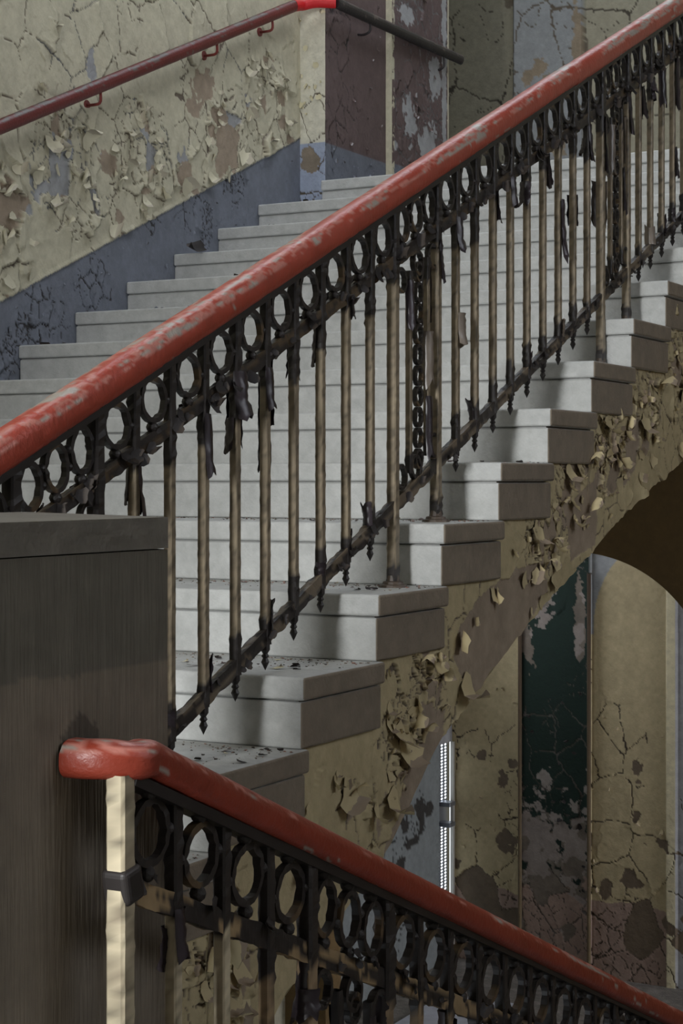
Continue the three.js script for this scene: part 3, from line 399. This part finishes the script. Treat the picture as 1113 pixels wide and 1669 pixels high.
// red gloss paint, worn to bare wood in ragged patches; worn top, bare lower moulding where it has gone
const railPaint = (seed, wear, red) => (s, k, q) => {
  const n = fbm(s * 5, k * 0.3, seed), f = fbm(s * 22, k * 0.8, seed + 4, 3), g = fbm(s * 62, k * 1.5, seed + 6, 2), e = n * 0.45 + f * 0.33 + g * 0.22;
  const up = q[1] > 0.01, low = q[1] < -0.03 && q[0] > -0.02;                             // the grip is rubbed through where hands have run along it
  const bare = e > (up ? 0.61 - 0.04 * wear : low ? 0.54 : 0.66), rubbed = up && !bare && e > 0.5 - 0.045 * wear + 0.05 * hash(Math.round(s * 300), k, seed);
  const c = bare ? mul(low ? mixc(WOODG, WOODD, 0.6) : WOODG, 0.75 + 0.5 * f) : rubbed ? mul(L(170, 108, 96), 0.8 + 0.4 * g) : mul(red, 0.78 + 0.44 * f);
  return [c, (bare ? -0.0008 : 0.0002) + 0.0014 * (f - 0.5)];
};
function railing(o) {
  const g = thing(o.name, o.label, 'railing'), line = o.line, X = o.x, S = o.gap, r = rng(o.seed), ang = Math.atan(o.slope);      // line(z) = height of the handrail's top
  const P = (z, d) => [X, line(z) - d, z];
  o.rails.forEach((pts, i) => add('handrail', sweep(pts, o.profile ?? ovalProfile, railPaint(o.seed + i * 7, o.wear, o.red)), M.rail, g));
  const barCol = (pal, seed) => (s, k) => { const f = fbm(s * 14, k * 0.8, seed); return [f > 0.55 ? mul(pal, 0.7 + 0.6 * fbm(s * 60, k, seed + 3)) : mul(IRON, 0.8 + 0.5 * f), 0.011 * (fbm(s * 45, k * 1.7, seed + 5, 2) - 0.5)]; };
  const rect = (w, h) => [[-w, -h], [-w * 0.3, -h], [w * 0.3, -h], [w, -h], [w, -h * 0.3], [w, h * 0.3], [w, h], [w * 0.3, h], [-w * 0.3, h], [-w, h], [-w, h * 0.3], [-w, -h * 0.3]].map(([a, b]) => [a, b]);
  const [za, zb] = o.span;
  const cd = o.core ?? 0.078; add('rail_core', sweep([P(za - 0.02, cd), P((za + zb) / 2, cd), P(zb, cd)], rect(0.017, 0.008), () => [mul(IRON, 0.7), 0]), M.iron, g);
  const mid = add('mid_rail', sweep([P(za, o.mid), P((za + zb) / 2, o.mid), P(zb, o.mid)], rect(0.008, 0.016), barCol(o.midPal, o.seed + 2)), M.iron, g);
  const lowRail = add('bottom_rail', sweep([P(za, o.low), P((za + zb) / 2, o.low), P(zb, o.low)], rect(0.009, 0.0165), barCol(RUST, o.seed + 3)), M.iron, g);
  const RG = Array.from({ length: 5 }, (_, i) => ringGeo(0.047, 0.0475, 0.0095, 0.013, o.seed + i)), RN = Array.from({ length: 3 }, (_, i) => ringGeo(0.038, 0.0475, 0.0095, 0.013, o.seed + 20 + i)), RS = Array.from({ length: 3 }, (_, i) => ringGeo(0.023, 0.027, 0.007, 0.012, o.seed + 30 + i, false)), RC = Array.from({ length: 2 }, (_, i) => ringGeo(0.03, 0.034, 0.008, 0.013, o.seed + 40 + i, false));
  const put = (name, geo, z, y, rot = 0, parent = g, dx = 0) => { const m = add(name, geo, M.iron, parent); m.position.set(X + dx, y, z); m.rotation.x = rot; return m; };
  for (let i = 0; i < o.bars.length; i++) {
    const [z, kind] = o.bars[i], top = line(z), post = kind === 'post', w = (post ? 0.026 : 0.0195) * (o.thick?.[i] ?? 1), foot = post ? o.foot(z) : top - o.low - 0.02;
    const b = add(post ? 'post' : 'baluster', barGeo(foot - top, 0.008 - (o.core ?? 0.078), w, o.seed + i * 5, o.pal(i), o.pale?.[i] ? 1 : -o.mid - 0.03 - 0.13 * r() * r(), post ? foot - top + 0.06 : foot - top + 0.05 + 0.06 * r()), M.iron, g); b.position.set(X, top, z);
    if (post) { const fl = add('flange', flangeGeo, M.iron, b); fl.position.set(0, foot - top, 0); } else { const fi = add('finial', finialGeo, M.iron, b); fi.position.set(0, foot - top + 0.004, 0); }
    for (const [at, len, turn, k, wd = 1] of o.strips?.[i] ?? (r() < o.loose ? [[-o.mid - 0.02, 0.05 + 0.1 * r(), r() * 6.3, Math.floor(r() * 9), 1.1], [-o.mid - 0.02 - 0.05 * r(), 0.04 + 0.06 * r(), r() * 6.3, Math.floor(r() * 9), 1.1]] : [])) { const s = add('paint_strip', STRIPS[k % 9], M.strip, b); s.position.set(0, at, 0); s.rotation.y = turn; s.scale.set(wd, len, wd); }
    if (!post && o.scale && r() < 0.7) { const s = add('paint_strip', STRIPS[Math.floor(r() * 9)], M.strip, b); s.position.set(0, -o.low + 0.01, 0); s.rotation.set(Math.PI, r() * 6.3, 0); s.scale.set(0.95, 0.035 + 0.05 * r(), 0.95); }
    const nx = o.bars[i + 1]; if (!nx) continue;
    const gap = z - nx[0], n = gap > S * 1.6 ? 3 : 1;
    for (let q = 0; q < n; q++) { const zz = n === 1 ? (z + nx[0]) / 2 : z - gap * (q + 0.5) / n - (q - 1) * -0.006; put('ring', n === 1 ? RG[Math.floor(r() * 5)] : RN[q], zz, line(zz) - o.ring, (r() - 0.5) * 0.1); }
    if (n === 3) {                                                                     // ornamental panel between two posts: chain of small rings between two inner bars
      const zi = z - gap * 0.36, zo = z - gap * 0.78, zc = (zi + zo) / 2;
      for (const q of [zi, zo]) { const t = line(q), ib = add('inner_bar', barGeo(-o.low + 0.045, -o.mid - 0.055, 0.015, o.seed + i * 9, o.pal(i), -o.mid - 0.12, -o.low + 0.1), M.iron, g); ib.position.set(X, t, q); for (let e = 0; e < (q === zo ? 3 : 1); e++) { const st = add('paint_strip', STRIPS[(i + e * 2) % 9], M.strip, ib); st.position.set(0, -o.mid - 0.08 - 0.17 * e, 0); st.rotation.y = r() * 6.3; st.scale.set(0.85, 0.12 + 0.1 * r(), 0.85); } }
      const t = line(zc), yTop = t - o.mid - 0.075, yLow = t - o.low + 0.06, cnt = Math.round((yTop - yLow) / 0.056);
      for (let q = 0; q <= cnt; q++) put('small_ring', RS[q % 3], zc, mix(yTop, yLow, q / cnt), 0, g);
      for (const [f, dy] of [[0.16, 0.062], [0.9, 0.062], [0.55, 0.05]]) { const zz = z - gap * f; put('scroll_ring', RC[0], zz, line(zz) - o.mid - dy, 0.3); }
      for (const [f, dy] of [[0.16, 0.058], [0.92, 0.058], [0.5, 0.046]]) { const zz = z - gap * f; put('scroll_ring', RC[1], zz, line(zz) - o.low + dy, 0.3); }
    }
  }
  if (o.collar) { const c = add('collar', tint(boxUV(new RoundedBoxGeometry(0.043, 0.05, 0.043, 2, 0.009)), mul(IRON, 1.1)), M.iron, g); c.position.set(X, line(o.collar) - o.mid, o.collar - 0.006); c.rotation.x = 0.2; }
  for (let i = 0; i < o.flakes; i++) { const z = mix(za, zb, r()), side = r() < 0.75 ? 1 : -1; flake(mid, FL.dark, Math.floor(r() * 8), [X + side * 0.009, line(z) - o.mid + (r() - 0.6) * 0.03, z], [0, Math.sin(ang), -Math.cos(ang)], [0, Math.cos(ang), Math.sin(ang)], [side, 0, 0], 0.008 + (o.scale ?? 0.014) * r(), Math.PI + (r() - 0.5) * 2.4, 'paint_flake', 1.1); }
  for (let i = 0; i < o.flakes / 2; i++) { const z = mix(za, zb, r()); flake(lowRail, FL.dark, Math.floor(r() * 8), [X + 0.01, line(z) - o.low + (r() - 0.5) * 0.03, z], [0, 0, -1], [0, 1, 0], [1, 0, 0], 0.008 + 0.013 * r(), r() * 6.3); }
  return g;
}
{
  // upper railing along the open side of the flight
  const X = -2.03, S = 0.127, line = (z) => pitch(z) + 0.912, bars = [], posts = new Set([16, 20, 22, 32, 34, 44, 46, 56, 58]), skip = new Set([21, 33, 45, 57]);
  for (let n = 16; n <= 60; n++) if (!skip.has(n)) bars.push([-S * n, posts.has(n) || n === 60 ? 'post' : 'bar']);
  const at = (n) => bars.findIndex((b) => Math.abs(b[0] + S * n) < 1e-6), strips = {};
  const put = (n, ...list) => { strips[at(n)] = list; };
  put(23, [-0.22, 0.13, 1, 2], [-0.22, 0.1, 3, 4]); put(25, [-0.24, 0.14, 0.3, 1]); put(26, [-0.2, 0.11, 0.2, 0, 1.7], [-0.21, 0.16, 2.4, 3, 1.2], [-0.3, 0.08, 4, 5]); put(27, [-0.22, 0.17, 2.2, 6, 1.1], [-0.33, 0.16, 2.6, 2, 1.1], [-0.24, 0.1, 0.2, 1]); put(28, [-0.22, 0.1, 2.3, 3]); put(30, [-0.22, 0.05, 1, 5]);
  put(34, [-0.24, 0.12, 0.8, 1]); put(35, [-0.22, 0.1, 0.4, 0, 1.3], [-0.48, 0.1, 0.6, 7, 1.3]); put(37, [-0.22, 0.1, 1.2, 2, 1.1]); put(38, [-0.22, 0.09, 0.4, 4, 1.2]); put(40, [-0.22, 0.11, 1.4, 3, 1.2]); put(41, [-0.4, 0.2, 0.5, 6, 1.2]); put(42, [-0.42, 0.1, 2, 5]); put(44, [-0.24, 0.2, 1, 1, 1.1], [-0.45, 0.16, 2.4, 8, 1.4]); put(46, [-0.22, 0.16, 0.6, 2, 1.2], [-0.24, 0.22, 2.8, 7, 1.1]); put(47, [-0.23, 0.12, 1, 3, 1.2]); put(50, [-0.22, 0.2, 0.6, 5, 1.3], [-0.55, 0.12, 0.6, 1]); put(51, [-0.23, 0.18, 1, 0, 1.3]);
  const rail = (za, zb, dy) => [0, 0.34, 0.67, 1].map((t) => { const z = mix(za, zb, t); return [X, line(z) - 0.036 + dy, z]; });
  railing({ name: 'upper_railing', label: 'worn red topped iron railing with rings climbing beside the pale steps', seed: 7, x: X, gap: S, line, slope: H / T, span: [-2.0, -7.65], mid: 0.213, low: 0.835, ring: 0.134, bars, strips, loose: 0.6, scale: 0.02, flakes: 170, wear: 1, red: RED, midPal: L(84, 70, 52), pal: () => L(140, 127, 106), foot: (z) => tread(Math.floor((Z0 - z) / T)), rails: [rail(-1.95, -5.3, 0), rail(-5.3, -7.7, -0.003)] });
}
{
  // lower railing going down from the pier
  const X = -1.385, S = 0.127, sl = 0.418, line = (z) => sl * z + 0.4925 + (z > -2.0 ? -sl * (z + 2.0) : 0), bars = [[-1.962, 'post']], n0 = 15.45;
  for (let j = 1; j <= 24; j++) if (j !== 5 && j !== 16) bars.push([-S * (n0 + j + (j > 5 ? 0.12 : 0)), j === 4 || j === 6 || j === 15 || j === 17 || j === 24 ? 'post' : 'bar']);
  const pts = [[-1.455, -1.95], [-1.432, -1.951], [-1.405, -1.963], [X, -1.99], [X, -2.015], [X, -2.05], [X, -2.12], [X, -2.3], [X, -3.0], [X, -4.0], [X, -5.0]].map(([x, z]) => [x, (z > -2.02 ? line(-2.0) - 0.0015 - (z < -1.97 ? 0.005 : 0) : line(z)) - 0.027, z]);
  railing({ name: 'lower_railing', label: 'dark red topped iron railing with rings descending from the masonry pier', seed: 27, x: X, gap: S, line, slope: -sl, span: [-1.955, -4.98], mid: 0.195, low: 0.835, ring: 0.126, core: 0.056, profile: ovalProfile.map(([x, y]) => [x, y * 0.75]), collar: -1.962, bars, thick: [1.15], pale: { 0: true }, strips: { 0: [] }, loose: 0.5, flakes: 60, wear: -0.5, red: L(136, 54, 38), midPal: L(150, 128, 96), pal: (i) => (i < 3 ? CREAM : L(150, 128, 100)), foot: (z) => line(z) - 0.912, rails: [pts] });
}

// ------------------------------------------------------------------ handrail on the wall
{
  const g = thing('wall_handrail', 'thin dark red handrail on brackets along the peeling wall', 'handrail'), X = XW + 0.075, line = (z) => pitch(z) + 0.905;
  const prof = Array.from({ length: 18 }, (_, k) => { const t = k / 18 * Math.PI * 2; return [0.021 * Math.cos(t), 0.029 * Math.sin(t)]; });
  const col = (base, seed) => (s, k, q) => { const f = fbm(s * 12, k * 0.5, seed) * 0.6 + fbm(s * 60, k * 1.1, seed + 2, 2) * 0.4, top = q[1] > 0.016; return [f > (top ? 0.5 : 0.7) ? mul(L(92, 82, 78), 0.7 + 0.5 * f) : mul(base, 0.7 + 0.5 * f), 0.002 * (f - 0.5)]; };
  add('rail', sweep([-3.6, -5.2, -6.5, -7.66].map((z) => [X, line(z), z]), prof, col(L(100, 32, 31), 3), 0.012), M.rail, g);
  add('corner_sleeve', sweep([[X, line(-7.66), -7.66], [X + 0.006, line(-7.7) + 0.006, -7.74], [X + 0.05, line(-7.72) + 0.012, -7.775], [XP + 0.07, line(-7.72) + 0.012, -7.83]], prof, () => [L(196, 22, 30), 0], 0.01), M.rail, g).userData.label = 'bright red rubber sleeve';
  const ry = line(-7.72) + 0.012; add('return_rail', sweep([[XP + 0.07, ry, -7.83], [XP + 0.07, ry + 0.01, -8.5], [XP + 0.07, ry + 0.026, -9.33]], prof, col(L(34, 30, 34), 9), 0.012), M.rail, g).userData.label = 'length of rail with its shade put into a black colour';  // same rail turned from the light, its shade put into the colour
  for (const z of [-4.5, -5.3, -6.05, -6.95, -7.45]) { const c = new THREE.CatmullRomCurve3([[XW, line(z) - 0.075, z], [XW + 0.035, line(z) - 0.078, z + 0.004], [X, line(z) - 0.072, z + 0.006], [X, line(z) - 0.02, z + 0.004]].map((p) => new THREE.Vector3(...p)), false, 'centripetal'); const t = new THREE.TubeGeometry(c, 14, 0.0065, 7); add('bracket', tint(join([t, (() => { const d = new THREE.CylinderGeometry(0.022, 0.022, 0.006, 12); d.rotateZ(Math.PI / 2); d.translate(XW + 0.003, line(z) - 0.075, z); return d; })()]), L(120, 44, 38)), M.rail, g); }
  for (const z of [-8.2, -9.1]) { const c = new THREE.CatmullRomCurve3([[XP, ry - 0.07, z], [XP + 0.035, ry - 0.075, z], [XP + 0.07, ry - 0.06, z], [XP + 0.07, ry, z]].map((p) => new THREE.Vector3(...p))); add('bracket', tint(boxUV(new THREE.TubeGeometry(c, 12, 0.0065, 7)), L(40, 34, 36)), M.rail, g); }
}

// ------------------------------------------------------------------ paint fallen on the steps
{
  const r = rng(909), G = 'paint flakes lying on the steps'; let n = 0;
  const drop = (k, x, f, s, list = FL.dark) => { const m = flake(scene, list, Math.floor(r() * 8), [x, tread(k) + 0.0015, noseZ(k) - T * f], [Math.cos(n), 0, Math.sin(n)], [Math.sin(n), 0, -Math.cos(n)], [0, 1, 0], s, 0, 'fallen_flake_' + String(++n).padStart(3, '0')); m.scale.z *= 0.5; const what = list === FL.dark ? 'black' : list === FL.purple ? 'purple brown' : list === FL.blue ? 'blue grey' : 'cream'; m.userData = { label: `small curled ${what} paint flake on a step ${k < 4 ? 'beside the upper railing' : 'along the blue grey dado'}`, category: 'flake', group: `${what} ${G}` }; };
  for (let k = -2; k <= 3; k++) for (let i = 0; i < (k < 2 ? 14 : 8); i++) drop(k, mix(-2.6, XR - 0.03, Math.sqrt(r())), 0.15 + 0.8 * r(), 0.008 + 0.014 * r() * r(), r() < 0.5 ? FL.dark : r() < 0.5 ? FL.purple : FL.cream);
  for (let k = 4; k <= 12; k++) for (let i = 0; i < 4; i++) drop(k, mix(XW + 0.05, XW + 0.7, r() * r()), 0.1 + 0.3 * r(), 0.012 + 0.02 * r(), r() < 0.5 ? FL.dark : FL.blue);
  const h = flake(scene, FL.dark, 3, [XW + 0.13, tread(9) + 0.002, noseZ(9) + 0.004], [1, 0, 0], [0, -0.85, 0.53], [0, 0.53, 0.85], 0.06, 0.5, 'hanging_flake'); h.userData = { label: 'large grey paint flake hanging over a step edge by the dado', category: 'flake' };
  const crumbs = []; for (let k = -3; k <= 4; k++) for (let i = 0; i < 260; i++) { const s = 0.0015 + 0.004 * r() * r(), c = new THREE.TetrahedronGeometry(s); c.rotateY(r() * 6); c.scale(1.5, 0.6, 1); const f = 1 - r() * r() * 0.8; c.translate(mix(-3.4, XR - 0.01, Math.pow(r(), 0.6)), tread(k) + s * 0.3, noseZ(k) - T * f * 0.97); c.deleteAttribute('uv'); tint(c, mul(r() < 0.25 ? L(150, 110, 96) : r() < 0.5 ? L(120, 108, 94) : L(66, 58, 52), 0.7 + 0.5 * r())); crumbs.push(c); }
  const m = add('paint_crumbs', mergeGeometries(crumbs), M.paintFlake); m.userData = { kind: 'stuff', label: 'crumbs of paint and dirt on the stone treads', category: 'debris' };
}
scene.traverse((o) => { if (o.isMesh) { o.castShadow = true; o.receiveShadow = true; } });
renderer.render(scene, camera);
